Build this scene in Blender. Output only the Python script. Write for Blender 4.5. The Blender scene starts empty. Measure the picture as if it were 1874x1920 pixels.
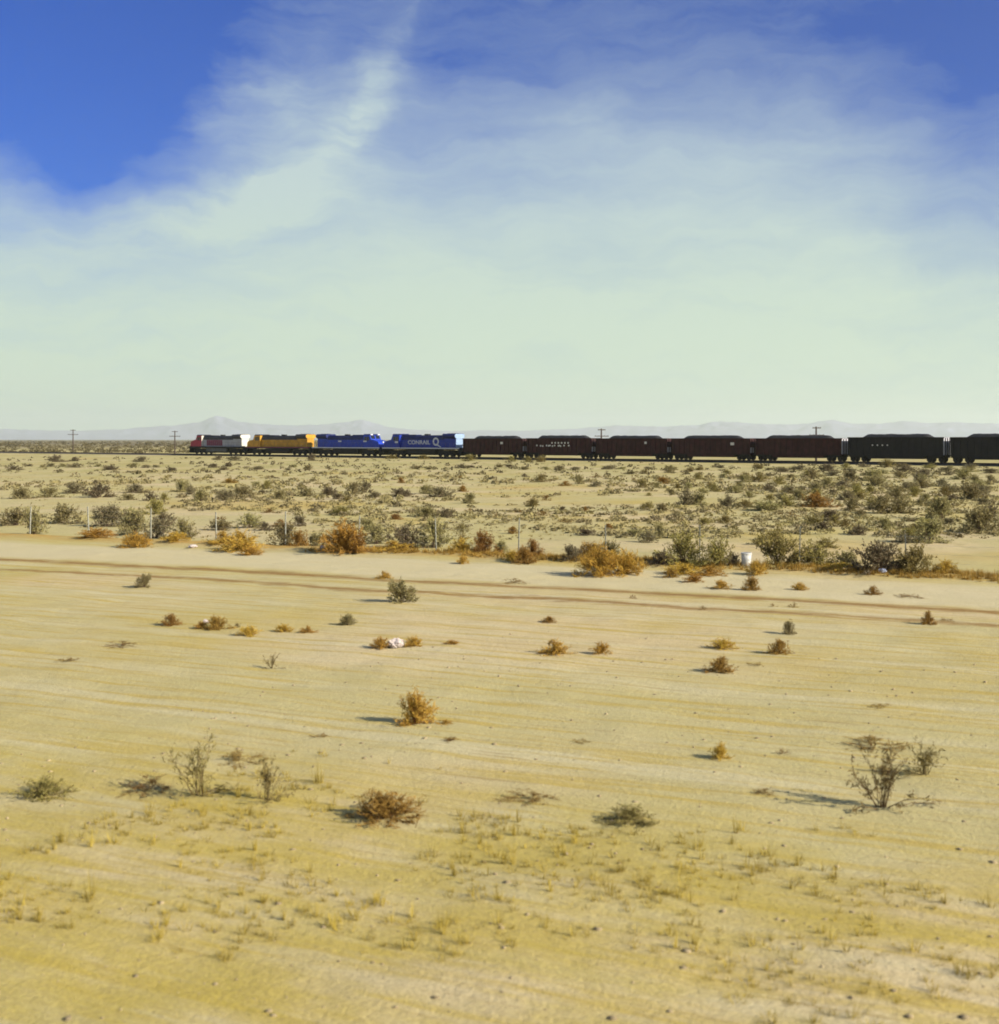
import bpy, math, random
import numpy as np
from mathutils import Vector, Matrix

scene = bpy.context.scene
col = scene.collection
R = math.radians

# ------------------------------------------------------------------ camera, sky, sun, exposure
F, CX, HY, CAMZ = 2352.0, 935.0, 824.0, 3.9        # focal length and horizon of the print, in its pixels
cam_d = bpy.data.cameras.new('camera')
cam = bpy.data.objects.new('camera', cam_d)
col.objects.link(cam)
cam.location = (0, 0, CAMZ)
cam.rotation_euler = (R(90), 0, 0)
cam_d.sensor_fit = 'HORIZONTAL'
cam_d.sensor_width = 36.0
cam_d.lens = 36.0 * F / 1874.0
cam_d.shift_x = (937 - CX) / 1874.0
cam_d.shift_y = -(960 - HY) / 1874.0
cam_d.dof.use_dof = True
cam_d.dof.focus_distance = 120.0
cam_d.dof.aperture_fstop = 1.9
cam_d.clip_start = 0.1
cam_d.clip_end = 120000
scene.camera = cam

SUN_EL, SUN_AZ = 27.5, 115.0                       # azimuth clockwise from +Y (the view direction)
scene.view_settings.view_transform = 'Standard'
scene.view_settings.look = 'None'
scene.view_settings.gamma = 1.0
scene.view_settings.use_curve_mapping = False
scene.view_settings.exposure = 0.85
scene.cycles.use_denoising = True
scene.cycles.filter_width = 1.8
scene.cycles.volume_bounces = 1
scene.cycles.max_bounces = 4
scene.cycles.diffuse_bounces = 2
scene.cycles.use_adaptive_sampling = True
scene.cycles.adaptive_threshold = 0.02

world = bpy.data.worlds.new('World')
scene.world = world
world.use_nodes = True


class NT:
    """small node-tree helper"""
    def __init__(self, tree):
        self.t = tree
        tree.nodes.clear()

    def n(self, kind, **kw):
        nd = self.t.nodes.new(kind)
        for k, v in kw.items():
            setattr(nd, k, v)
        return nd

    def l(self, a, b):
        self.t.links.new(a, b)

    def put(self, sock, v):
        if hasattr(v, 'is_output'):
            self.l(v, sock)
        elif v is not None:
            sock.default_value = v

    def m(self, op, a, b=None, c=None, clamp=False):
        nd = self.n('ShaderNodeMath', operation=op, use_clamp=clamp)
        self.put(nd.inputs[0], a)
        if b is not None: self.put(nd.inputs[1], b)
        if c is not None: self.put(nd.inputs[2], c)
        return nd.outputs[0]

    def vm(self, op, a, b=None):
        nd = self.n('ShaderNodeVectorMath', operation=op)
        self.put(nd.inputs[0], a)
        if b is not None: self.put(nd.inputs[1], b)
        return nd.outputs['Value'] if op in ('DOT_PRODUCT', 'LENGTH') else nd.outputs[0]

    def rng(self, v, a, b, c=0.0, d=1.0, smooth=True):
        nd = self.n('ShaderNodeMapRange', interpolation_type='SMOOTHSTEP' if smooth else 'LINEAR')
        self.put(nd.inputs[0], v)
        for i, x in enumerate((a, b, c, d)): nd.inputs[i + 1].default_value = x
        return nd.outputs[0]

    def mix(self, f, a, b, blend='MIX'):
        nd = self.n('ShaderNodeMix', data_type='RGBA', blend_type=blend)
        self.put(nd.inputs[0], f)
        for i, v in ((6, a), (7, b)):
            self.put(nd.inputs[i], v if hasattr(v, 'is_output') else (*v, 1.0) if len(v) == 3 else v)
        return nd.outputs[2]

    def noise(self, vec, scale, detail=3.0, rough=0.5, dim='3D', dist=0.0):
        nd = self.n('ShaderNodeTexNoise', noise_dimensions=dim)
        self.put(nd.inputs['Vector'], vec)
        nd.inputs['Scale'].default_value = scale
        nd.inputs['Detail'].default_value = detail
        nd.inputs['Roughness'].default_value = rough
        nd.inputs['Distortion'].default_value = dist
        return nd.outputs['Fac']

    def map(self, vec, loc=(0, 0, 0), rot=0.0, scale=(1, 1, 1), kind='POINT'):
        nd = self.n('ShaderNodeMapping', vector_type=kind)
        self.put(nd.inputs['Vector'], vec)
        nd.inputs['Location'].default_value = loc
        nd.inputs['Rotation'].default_value = (0, 0, rot)
        nd.inputs['Scale'].default_value = scale
        return nd.outputs[0]


def azel(px, py):
    """direction (degrees) in which the print shows a piece of sky"""
    a = math.atan((px - CX) / F)
    return math.degrees(a), math.degrees(math.atan((HY - py) / F * math.cos(a)))


SKY_STRENGTH = 0.10
w = NT(world.node_tree)
sky = w.n('ShaderNodeTexSky', sky_type='NISHITA')
sky.sun_disc = False
sky.sun_elevation = R(SUN_EL)
sky.sun_rotation = R(SUN_AZ)
sky.altitude = 600
sky.air_density = 1.0
sky.dust_density = 0.6
sky.ozone_density = 4.0
geo = w.n('ShaderNodeNewGeometry')
tc = w.n('ShaderNodeTexCoord')
sep = w.n('ShaderNodeSeparateXYZ')
w.l(tc.outputs['Generated'], sep.inputs[0])
az = w.m('MULTIPLY', w.m('ARCTAN2', sep.outputs[0], sep.outputs[1]), 57.29578)
el = w.m('MULTIPLY', w.m('ARCSINE', sep.outputs[2]), 57.29578)
cmb = w.n('ShaderNodeCombineXYZ')
w.l(az, cmb.inputs[0]); w.l(el, cmb.inputs[1])
p0 = cmb.outputs[0]
# cirrus: domain warp, then a dusty veil low down, plume and streaks higher up
wx = w.noise(p0, 0.22, 4, 0.55)
wy = w.noise(w.vm('ADD', p0, (41.0, 17.0, 0)), 0.25, 4, 0.55)
wc = w.n('ShaderNodeCombineXYZ')
w.l(w.m('MULTIPLY_ADD', wx, 5.0, -2.5), wc.inputs[0])
w.l(w.m('MULTIPLY_ADD', wy, 3.0, -1.5), wc.inputs[1])
pw = w.vm('ADD', p0, wc.outputs[0])
sw = w.n('ShaderNodeSeparateXYZ'); w.l(pw, sw.inputs[0])
veil = w.rng(sw.outputs[1], 5.5, 19.5, 1.0, 0.28)
streak = w.noise(w.map(pw, rot=R(-28), scale=(0.10, 0.55, 1)), 1.0, 6, 0.6)
fila = w.noise(w.map(pw, rot=R(-8), scale=(0.30, 1.6, 1)), 1.0, 6, 0.68)
dens = w.m('ADD', veil, w.m('ADD', w.m('MULTIPLY_ADD', streak, 0.5, -0.27), w.m('MULTIPLY_ADD', fila, 0.26, -0.13)))
BLOBS = [  # where, half-width, half-height (print pixels), tilt, amount: plume, puffs and gaps of blue
    (140, 190, 290, 240, -15, -0.80), (1850, 100, 380, 180, -10, -0.30), (930, 40, 800, 110, 0, -0.14), (400, 400, 290, 52, 14, 0.34), (500, 345, 85, 55, 30, 0.34),
    (640, 262, 110, 34, 48, 0.22), (715, 150, 130, 32, 68, 0.30), (500, 185, 170, 80, 8, 0.26),
    (880, 290, 150, 110, 0, -0.10), (1090, 225, 90, 60, 20, 0.14), (1350, 290, 320, 80, 5, 0.10),
    (1850, 320, 150, 280, 0, -0.30), (1720, 430, 130, 55, 0, -0.12), (940, 130, 260, 50, 0, -0.10),
]
for (bx, by, rx, ry, tilt, amp) in BLOBS:
    a_, e_ = azel(bx, by)
    q = w.map(pw, loc=(a_, e_, 0), rot=R(tilt), scale=(rx / 41.0, ry / 41.0, 1e6), kind='TEXTURE')
    g = w.m('POWER', 2.71828, w.m('MULTIPLY', w.vm('DOT_PRODUCT', q, q), -1.0))
    if amp > 0.2:
        g = w.m('MULTIPLY', g, w.m('MULTIPLY_ADD', fila, 1.3, 0.35))
    dens = w.m('MULTIPLY_ADD', g, amp, dens)
dens = w.m('MINIMUM', w.m('MAXIMUM', dens, 0.0), 0.97)
K = 1.0 / SKY_STRENGTH
ccol = w.mix(w.rng(el, 3.0, 14.0), (0.352 * K, 0.430 * K, 0.340 * K), (0.298 * K, 0.368 * K, 0.378 * K))
scol = w.mix(1.0, sky.outputs[0], (0.012, 0.215, 0.64), blend='MULTIPLY')
final = w.mix(dens, scol, ccol)
bg = w.n('ShaderNodeBackground')
bg.inputs[1].default_value = SKY_STRENGTH
w.l(final, bg.inputs[0])
wo = w.n('ShaderNodeOutputWorld')
w.l(bg.outputs[0], wo.inputs[0])

sun_d = bpy.data.lights.new('sun', 'SUN')
sun_d.energy = 4.9
sun_d.angle = R(0.5)
sun_d.color = (1.0, 0.91, 0.75)
sun = bpy.data.objects.new('sun', sun_d)
col.objects.link(sun)
sdir = Vector((math.sin(R(SUN_AZ)) * math.cos(R(SUN_EL)), math.cos(R(SUN_AZ)) * math.cos(R(SUN_EL)), math.sin(R(SUN_EL))))
sun.rotation_euler = sdir.to_track_quat('Z', 'Y').to_euler()
sun.location = sdir * 300

# ------------------------------------------------------------------ helpers
rng = np.random.default_rng(11)


def H2(ix, iy, seed):
    h = (ix.astype(np.int64) * 374761393 + iy.astype(np.int64) * 668265263 + seed * 1442695041) & 0xFFFFFFFF
    h = ((h ^ (h >> 13)) * 1274126177) & 0xFFFFFFFF
    h = h ^ (h >> 16)
    return (h & 0xFFFF) / 65535.0


def vnoise(x, y, seed=0):
    x = np.asarray(x, float); y = np.asarray(y, float)
    ix = np.floor(x); iy = np.floor(y)
    fx = x - ix; fy = y - iy
    fx = fx * fx * (3 - 2 * fx); fy = fy * fy * (3 - 2 * fy)
    a = H2(ix, iy, seed); b = H2(ix + 1, iy, seed); c = H2(ix, iy + 1, seed); d = H2(ix + 1, iy + 1, seed)
    return (a * (1 - fx) + b * fx) * (1 - fy) + (c * (1 - fx) + d * fx) * fy


def fbm(x, y, octv=4, seed=0):
    s, a, t = 0.0, 1.0, 0.0
    for k in range(octv):
        s = s + a * vnoise(np.asarray(x) * 2 ** k, np.asarray(y) * 2 ** k, seed + k * 7)
        t += a; a *= 0.5
    return s / t - 0.5


ROAD = R(24.7)
RU = np.array([math.cos(ROAD), -math.sin(ROAD)])    # along the road and the fence
RN = np.array([math.sin(ROAD), math.cos(ROAD)])     # away from it
VF = 37.7                                           # distance of the fence line
TH = 0.69467
TD = np.array([math.cos(TH), -math.sin(TH)])        # along the railway, towards its near end
TN = np.array([math.sin(TH), math.cos(TH)])
T0 = np.array([-75.77, 306.79]) + 1.4 * TN          # centre line at the nose of the first locomotive
RAILZ = 0.42


def sstep(x, a, b):
    t = np.clip((np.asarray(x, float) - a) / (b - a), 0, 1)
    return t * t * (3 - 2 * t)


def gz(x, y):
    """height of the desert floor"""
    x = np.asarray(x, float); y = np.asarray(y, float)
    v = x * RN[0] + y * RN[1]
    u = x * RU[0] + y * RU[1]
    tv = np.abs((x - T0[0]) * TN[0] + (y - T0[1]) * TN[1])
    flat = sstep(tv, 6, 30)
    z = 0.34 * fbm(x / 17.0, y / 17.0, 4, 3) * sstep(v, 36, 60) * flat
    z = z + 0.10 * fbm(u / 6.0, v / 1.6, 4, 9) * (1 - sstep(v, 34, 40)) + 0.05 * fbm(x / 0.9, y / 0.9, 3, 5) * (1 - sstep(v, 60, 120))
    z = z + (0.13 + 0.10 * fbm(u / 3.0, v * 0 + 2, 3, 21)) * np.exp(-((v - VF + 0.4) / 0.9) ** 2)
    rr = np.sqrt(x * x + y * y)
    return z * (1 - sstep(rr, 900, 2500))


def gp(px, py):
    """ground position of something whose foot the print shows at px, py"""
    Y = CAMZ * F / (py - HY)
    X = (px - CX) / F * Y
    return X, Y, float(gz(X, Y))


def px_size(Y, n):
    return n * Y / F


def mesh_obj(name, verts, faces, mat=None, parent=None, smooth=False, loc=None):
    me = bpy.data.meshes.new(name)
    verts = np.asarray(verts, dtype=np.float32)
    if isinstance(faces, np.ndarray):
        nf, k = faces.shape
        me.vertices.add(len(verts)); me.vertices.foreach_set('co', verts.ravel())
        me.loops.add(nf * k); me.loops.foreach_set('vertex_index', faces.astype(np.int32).ravel())
        me.polygons.add(nf)
        me.polygons.foreach_set('loop_start', np.arange(0, nf * k, k, dtype=np.int32))
        me.update(calc_edges=True)
    else:
        me.from_pydata([tuple(map(float, q)) for q in verts], [], faces)
    me.validate()
    if smooth:
        me.polygons.foreach_set('use_smooth', np.ones(len(me.polygons), dtype=bool))
    if mat: me.materials.append(mat)
    o = bpy.data.objects.new(name, me)
    col.objects.link(o)
    if parent: o.parent = parent
    if loc is not None: o.location = loc
    return o


def empty(name, loc=(0, 0, 0), rz=0.0):
    o = bpy.data.objects.new(name, None)
    o.empty_display_size = 0.3
    col.objects.link(o)
    o.location = loc
    o.rotation_euler = (0, 0, rz)
    return o


def tag(o, label=None, cat=None, group=None, kind=None):
    if label: o['label'] = label
    if cat: o['category'] = cat
    if group: o['group'] = group
    if kind: o['kind'] = kind
    return o


class MB:
    """collects boxes, prisms, tubes; build() links them as one mesh"""
    def __init__(self):
        self.v, self.f = [], []

    def add(self, vs, fs):
        o = len(self.v)
        self.v += [tuple(q) for q in vs]
        self.f += [tuple(i + o for i in q) for q in fs]
        return self

    def box(self, x0, x1, y0, y1, z0, z1, c=0.0):
        if c > 0:   # chamfered along x
            pr = [(y0 + c, z0), (y1 - c, z0), (y1, z0 + c), (y1, z1 - c), (y1 - c, z1), (y0 + c, z1), (y0, z1 - c), (y0, z0 + c)]
            return self.prism_x(pr, x0, x1)
        vs = [(x0, y0, z0), (x1, y0, z0), (x1, y1, z0), (x0, y1, z0), (x0, y0, z1), (x1, y0, z1), (x1, y1, z1), (x0, y1, z1)]
        return self.add(vs, [(0, 3, 2, 1), (4, 5, 6, 7), (0, 1, 5, 4), (1, 2, 6, 5), (2, 3, 7, 6), (3, 0, 4, 7)])

    def prism_x(self, pr, x0, x1):
        n = len(pr)
        vs = [(x0, y, z) for y, z in pr] + [(x1, y, z) for y, z in pr]
        fs = [tuple(range(n - 1, -1, -1)), tuple(range(n, 2 * n))]
        fs += [(i, (i + 1) % n, n + (i + 1) % n, n + i) for i in range(n)]
        return self.add(vs, fs)

    def prism_y(self, pr, y0, y1, y0t=None, y1t=None):
        n = len(pr)
        vs = [(x, y0, z) for x, z in pr] + [(x, y1, z) for x, z in pr]
        fs = [tuple(range(n)), tuple(range(2 * n - 1, n - 1, -1))]
        fs += [(n + i, n + (i + 1) % n, (i + 1) % n, i) for i in range(n)]
        return self.add(vs, fs)

    def cyl(self, c, r, h, axis='z', n=14, r2=None):
        r2 = r if r2 is None else r2
        vs = []
        for k, rr in ((0, r), (1, r2)):
            for i in range(n):
                a = 2 * math.pi * i / n
                p = (rr * math.cos(a), rr * math.sin(a), (k - 0.5) * h)
                if axis == 'x': p = (p[2], p[0], p[1])
                elif axis == 'y': p = (p[0], -p[2], p[1])
                vs.append((c[0] + p[0], c[1] + p[1], c[2] + p[2]))
        fs = [tuple(range(n - 1, -1, -1)), tuple(range(n, 2 * n))]
        fs += [(i, (i + 1) % n, n + (i + 1) % n, n + i) for i in range(n)]
        return self.add(vs, fs)

    def tube(self, a, b, r, n=5):
        a, b = Vector(a), Vector(b)
        d = (b - a).normalized()
        q = d.orthogonal().normalized()
        s = d.cross(q)
        vs = []
        for p in (a, b):
            for i in range(n):
                t = 2 * math.pi * i / n
                vs.append(p + q * (r * math.cos(t)) + s * (r * math.sin(t)))
        fs = [tuple(range(n - 1, -1, -1)), tuple(range(n, 2 * n))]
        fs += [(i, (i + 1) % n, n + (i + 1) % n, n + i) for i in range(n)]
        return self.add(vs, fs)

    def build(self, name, mat, parent=None, smooth=False):
        return mesh_obj(name, self.v, self.f, mat, parent, smooth)


def principled(name, colr, rough=0.8, metal=0.0, spec=0.3, vary=0.0, vscale=3.0, dark=None, rand=0.0, bump=0.0, translucent=0.0):
    m = bpy.data.materials.new(name)
    m.use_nodes = True
    t = NT(m.node_tree)
    b = t.n('ShaderNodeBsdfPrincipled')
    b.inputs['Roughness'].default_value = rough
    b.inputs['Metallic'].default_value = metal
    b.inputs['Specular IOR Level'].default_value = spec
    c = (*colr, 1.0)
    tcn = t.n('ShaderNodeTexCoord')
    if vary > 0:
        nz = t.noise(tcn.outputs['Object'], vscale, 5, 0.6)
        dk = dark or tuple(q * (1 - vary) for q in colr)
        c = t.mix(t.rng(nz, 0.35, 0.68), dk, colr)
    if rand > 0:
        oi = t.n('ShaderNodeObjectInfo')
        hs = t.n('ShaderNodeHueSaturation')
        t.put(hs.inputs['Color'], c)
        t.l(t.m('MULTIPLY_ADD', oi.outputs['Random'], rand, 1 - rand * 0.5), hs.inputs['Value'])
        t.l(t.m('MULTIPLY_ADD', oi.outputs['Random'], 0.03, 0.485), hs.inputs['Hue'])
        c = hs.outputs[0]
    t.put(b.inputs['Base Color'], c)
    if bump > 0:
        bp = t.n('ShaderNodeBump')
        bp.inputs['Strength'].default_value = bump
        bp.inputs['Distance'].default_value = 0.05
        t.l(t.noise(tcn.outputs['Object'], vscale * 4, 5, 0.65), bp.inputs['Height'])
        t.l(bp.outputs[0], b.inputs['Normal'])
    out = t.n('ShaderNodeOutputMaterial')
    sh = b.outputs[0]
    if translucent > 0:
        tr = t.n('ShaderNodeBsdfTranslucent')
        t.put(tr.inputs[0], c)
        mx = t.n('ShaderNodeMixShader')
        mx.inputs[0].default_value = translucent
        t.l(sh, mx.inputs[1]); t.l(tr.outputs[0], mx.inputs[2])
        sh = mx.outputs[0]
    t.l(sh, out.inputs[0])
    return m


# ------------------------------------------------------------------ ground
def graded(a, b, dense0, dense1, step, grow=1.12):
    mid = list(np.arange(dense0, dense1, step))
    hi, s, q = [], step, dense1
    while q < b:
        hi.append(q); s *= grow; q += s
    hi.append(b)
    lo, s, q = [], step, dense0
    while q > a:
        s *= grow; q -= s
        if q > a: lo.append(q)
    lo.append(a)
    return np.array(lo[::-1] + mid + hi)


def ground_material():
    m = bpy.data.materials.new('desert_sand')
    m.use_nodes = True
    t = NT(m.node_tree)
    g = t.n('ShaderNodeNewGeometry')
    P = g.outputs['Position']
    uv = t.map(P, rot=ROAD)                          # x along the road, y away from it
    s = t.n('ShaderNodeSeparateXYZ'); t.l(uv, s.inputs[0])
    u, v = s.outputs[0], s.outputs[1]
    verge = t.rng(v, 35.5, 38.5, 1.0, 0.0)
    sand, pale, gold, brown = (0.480, 0.418, 0.210), (0.550, 0.495, 0.305), (0.45, 0.340, 0.080), (0.27, 0.185, 0.055)
    # broad patches
    n1 = t.noise(P, 0.07, 5, 0.6)
    c = t.mix(t.rng(n1, 0.35, 0.7), sand, (0.455, 0.402, 0.175))
    n1b = t.noise(t.map(P, loc=(31, 7, 3)), 0.16, 5, 0.6)
    c = t.mix(t.m('MULTIPLY', t.rng(n1b, 0.47, 0.72), 0.75), c, gold)
    n6 = t.noise(t.map(P, loc=(77, 5, 1)), 0.11, 4, 0.55)
    c = t.mix(t.m('MULTIPLY', t.rng(n6, 0.46, 0.66), 0.75), c, (0.57, 0.455, 0.268))
    n7 = t.noise(t.map(P, loc=(5, 57, 1)), 0.13, 4, 0.55)
    c = t.mix(t.m('MULTIPLY', t.rng(n7, 0.54, 0.72), 0.65), c, (0.47, 0.410, 0.135))
    # graded verge: colour stretched along the road to imitate motion blur
    st1 = t.noise(t.map(uv, scale=(0.06, 1.1, 1)), 1.0, 5, 0.6)
    st2 = t.noise(t.map(uv, loc=(9, 3, 0), scale=(0.30, 4.0, 1)), 1.0, 5, 0.62)
    c = t.mix(t.m('MULTIPLY', t.m('MULTIPLY', t.rng(st1, 0.45, 0.70), 0.70), verge), c, pale)
    c = t.mix(t.m('MULTIPLY', t.m('MULTIPLY', t.rng(st2, 0.46, 0.66), 0.85), verge), c, gold)
    st3 = t.noise(t.map(uv, loc=(4, 13, 0), scale=(0.55, 9.0, 1)), 1.0, 4, 0.6)
    c = t.mix(t.m('MULTIPLY', t.m('MULTIPLY', t.rng(st3, 0.56, 0.74), 0.55), verge), c, brown)
    # pale graded strip beside the fence and the two wheel tracks
    wob = t.m('MULTIPLY_ADD', t.noise(t.map(uv, scale=(0.07, 0, 0)), 1.0, 3, 0.5), 2.6, -1.3)
    vv = t.m('ADD', v, wob)
    strip = t.m('MULTIPLY', t.rng(vv, 30.6, 31.6), t.rng(vv, 35.3, 36.3, 1.0, 0.0))
    c = t.mix(t.m('MULTIPLY', strip, 0.75), c, (0.57, 0.505, 0.315))
    brk = t.noise(t.map(uv, scale=(0.6, 2.5, 1)), 1.0, 5, 0.7)
    brk2 = t.noise(t.map(uv, scale=(1.3, 3.5, 1)), 1.0, 4, 0.65)
    for vc, wd, amt in ((30.4, 0.46, 1.0), (28.2, 0.36, 0.95)):
        d = t.m('ABSOLUTE', t.m('SUBTRACT', vv, vc))
        ln = t.m('MULTIPLY', t.rng(t.m('ADD', d, t.m('MULTIPLY_ADD', brk2, 0.9, -0.42)), wd * 0.1, wd * 1.4, 1.0, 0.0), t.rng(brk, 0.28, 0.52))
        c = t.mix(t.m('MULTIPLY', ln, amt), c, (0.25, 0.145, 0.04))
    # dry litter at the foot of the fence
    fo = t.m('MULTIPLY', t.rng(t.m('ABSOLUTE', t.m('SUBTRACT', v, VF - 0.2)), 0.3, 1.5, 1.0, 0.0), t.rng(brk, 0.25, 0.55))
    c = t.mix(t.m('MULTIPLY', fo, 0.9), c, (0.42, 0.255, 0.055))
    # beyond the fence: thin dry herbage, olive at a distance
    far = t.m('SUBTRACT', 1.0, verge)
    h1 = t.noise(t.map(P, scale=(1, 0.6, 1)), 0.9, 6, 0.7)
    c = t.mix(t.m('MULTIPLY', t.m('MULTIPLY', t.rng(h1, 0.5, 0.72), 0.6), far), c, (0.30, 0.265, 0.10))
    n5 = t.noise(t.map(P, loc=(3, 91, 0), scale=(1, 0.8, 1)), 0.045, 4, 0.6)
    c = t.mix(t.m('MULTIPLY', t.m('MULTIPLY', t.rng(n5, 0.56, 0.72), 0.7), far), c, (0.47, 0.325, 0.085))
    dist = t.vm('LENGTH', P)
    h2 = t.noise(t.map(P, scale=(1, 0.35, 1)), 0.16, 5, 0.65)
    c = t.mix(t.m('MULTIPLY', t.m('MULTIPLY', t.rng(dist, 95, 190), t.rng(h2, 0.38, 0.62)), 0.75), c, (0.34, 0.31, 0.11))
    h3 = t.noise(t.map(P, scale=(1, 0.3, 1)), 0.02, 6, 0.7)
    c = t.mix(t.m('MULTIPLY', t.rng(dist, 380, 900), t.rng(h3, 0.30, 0.60, 0.35, 1.0)), c, (0.115, 0.095, 0.06))
    # yellow-green flush of weeds on the near verge
    y1 = t.noise(t.map(uv, scale=(0.35, 0.9, 1)), 1.0, 5, 0.65)
    near = t.m('MULTIPLY', t.rng(v, 11.0, 14.0, 1.0, 0.0), t.rng(y1, 0.33, 0.62))
    c = t.mix(t.m('MULTIPLY', near, 0.75), c, (0.43, 0.335, 0.055))
    # grit
    gr = t.noise(P, 26.0, 4, 0.75)
    c = t.mix(t.rng(gr, 0.30, 0.70, 0.40, 0.0), c, (0.20, 0.145, 0.075))
    gr2 = t.noise(P, 70.0, 3, 0.7)
    c = t.mix(t.rng(gr2, 0.60, 0.74, 0.0, 0.45), c, (0.62, 0.56, 0.42))
    b = t.n('ShaderNodeBsdfPrincipled')
    b.inputs['Roughness'].default_value = 0.95
    b.inputs['Specular IOR Level'].default_value = 0.1
    t.l(c, b.inputs['Base Color'])
    bp = t.n('ShaderNodeBump')
    bp.inputs['Strength'].default_value = 0.55
    bp.inputs['Distance'].default_value = 0.05
    hh = t.m('ADD', t.noise(P, 2.2, 6, 0.7), t.m('MULTIPLY', t.noise(P, 14.0, 5, 0.75), 0.55))
    t.l(hh, bp.inputs['Height'])
    t.l(bp.outputs[0], b.inputs['Normal'])
    o = t.n('ShaderNodeOutputMaterial')
    t.l(b.outputs[0], o.inputs[0])
    return m


gx = graded(-28000, 28000, -24, 24, 0.22, 1.055)
gy = graded(-28000, 28000, 5.0, 46, 0.22, 1.035)
XX, YY = np.meshgrid(gx, gy)
ZZ = gz(XX, YY)
nx, ny = len(gx), len(gy)
idx = np.arange(nx * ny).reshape(ny, nx)
gf = np.stack([idx[:-1, :-1], idx[:-1, 1:], idx[1:, 1:], idx[1:, :-1]], -1).reshape(-1, 4)
ground = mesh_obj('ground', np.stack([XX, YY, ZZ], -1).reshape(-1, 3), gf, ground_material(), smooth=True)
tag(ground, 'pale sandy desert floor streaked by graded wheel tracks', kind='structure')

# ------------------------------------------------------------------ far hills
RIDGE = [(-700, 812), (-300, 806), (-60, 800), (79, 805), (150, 806), (230, 803), (262, 800), (330, 795), (370, 790), (388, 784), (405, 775),
         (421, 779), (450, 789), (500, 793), (560, 795), (620, 793), (655, 788), (680, 784), (700, 790), (722, 797), (765, 803),
         (850, 807), (900, 805), (980, 806), (1060, 803), (1150, 796), (1250, 798), (1310, 794), (1342, 788), (1400, 790),
         (1440, 793), (1500, 793), (1560, 785), (1600, 793), (1650, 792), (1690, 787), (1740, 790), (1791, 789), (1900, 793),
         (2200, 785), (2600, 800)]
rx_ = np.array([math.atan((p - CX) / F) for p, _ in RIDGE])
rh_ = np.array([(HY - q) / F for _, q in RIDGE])
A = np.linspace(rx_[0], rx_[-1], 620)
D = np.linspace(20000, 27000, 30)
AA, DD = np.meshgrid(A, D)
dn = (DD - 23400) / 3400
prof = np.interp(A, rx_, rh_)[None, :] * 23400 * np.cos(A)[None, :]
shape = np.maximum(0, 1 - np.abs(dn) ** 1.3)
rid = 1 - np.abs(fbm(AA * 60, DD / 900.0, 4, 31)) * 2.6
HZ = prof * shape * (0.45 + 0.55 * np.clip(rid, 0, 1) * 1.0) 
HZ[14] = prof[0] * (0.94 + 0.10 * fbm(A * 160, A * 0, 3, 5))
HZ[15] = HZ[14] * 0.97
HZ = HZ - 6 * (shape <= 0.02)
vz = np.stack([np.sin(AA) * DD / np.cos(AA) * np.cos(AA), np.cos(AA) * DD, HZ], -1).reshape(-1, 3)
ii = np.arange(AA.size).reshape(AA.shape)
hf = np.stack([ii[:-1, :-1], ii[:-1, 1:], ii[1:, 1:], ii[1:, :-1]], -1).reshape(-1, 4)
hills = mesh_obj('hills', vz, hf, principled('hazed_rock', (0.225, 0.22, 0.37), 0.95, vary=0.30, vscale=0.002), smooth=True)  # lavender of distant haze put into the rock colour
tag(hills, 'low hazy desert mountains along the horizon', kind='structure')

# ------------------------------------------------------------------ railway
track_rot = -TH


def tpos(s, off=0.0, z=0.0):
    q = T0 + s * TD + off * TN
    return (q[0], q[1], z)


ballast_m = principled('ballast', (0.085, 0.07, 0.062), 0.95, vary=0.45, vscale=2.0, bump=0.6)
steel_rail = principled('rail_steel', (0.10, 0.065, 0.05), 0.5, metal=0.6)
sleeper_m = principled('sleeper_wood', (0.07, 0.05, 0.04), 0.9, vary=0.4)
track = empty('railway_track', tpos(0), track_rot)
tag(track, 'single railway line on low dark ballast running under the train', kind='structure')
b = MB(); b.prism_x([(-3.4, -0.25), (3.4, -0.25), (1.75, 0.235), (-1.75, 0.235)], -420, 330)
b.build('ballast', ballast_m, track)
for sy in (-0.7525, 0.7525):
    b = MB(); b.prism_x([(sy - .07, .265), (sy + .07, .265), (sy + .012, .30), (sy + .036, .38), (sy + .036, RAILZ), (sy - .036, RAILZ), (sy - .036, .38), (sy - .012, .30)], -420, 330)
    b.build('rail', steel_rail, track)
b = MB()
for k in range(-560, 440):
    b.box(k * 0.75 - .11, k * 0.75 + .11, -1.28, 1.28, 0.10, 0.262)
sl = b.build('sleepers', sleeper_m, track); tag(sl, kind='stuff')

# ------------------------------------------------------------------ train: materials
M = {}
def P(name, *a, **k):
    M[name] = principled(name, *a, **k)
P('red_paint', (0.36, 0.02, 0.06), 0.5, vary=0.25, vscale=0.7)
P('maroon_paint', (0.20, 0.035, 0.085), 0.6, vary=0.25, vscale=0.7)
P('silver_paint', (0.38, 0.38, 0.45), 0.5, vary=0.25, vscale=0.7)
P('silver_sunlit', (0.60, 0.58, 0.50), 0.5)  # silver end walls, brightened to cream by sunlight put into the colour
P('yellow_paint', (0.58, 0.30, 0.03), 0.55, vary=0.35, vscale=0.8)
P('blue_paint', (0.012, 0.05, 0.46), 0.5, vary=0.25, vscale=0.8)
P('navy_paint', (0.010, 0.036, 0.36), 0.5, vary=0.25, vscale=0.8)
P('navy_sunlit', (0.30, 0.42, 0.62), 0.5, vary=0.2)  # navy end wall, lightened by sunlight put into the colour
P('roof_grey', (0.045, 0.045, 0.065), 0.7, vary=0.3, vscale=1.0)
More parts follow.
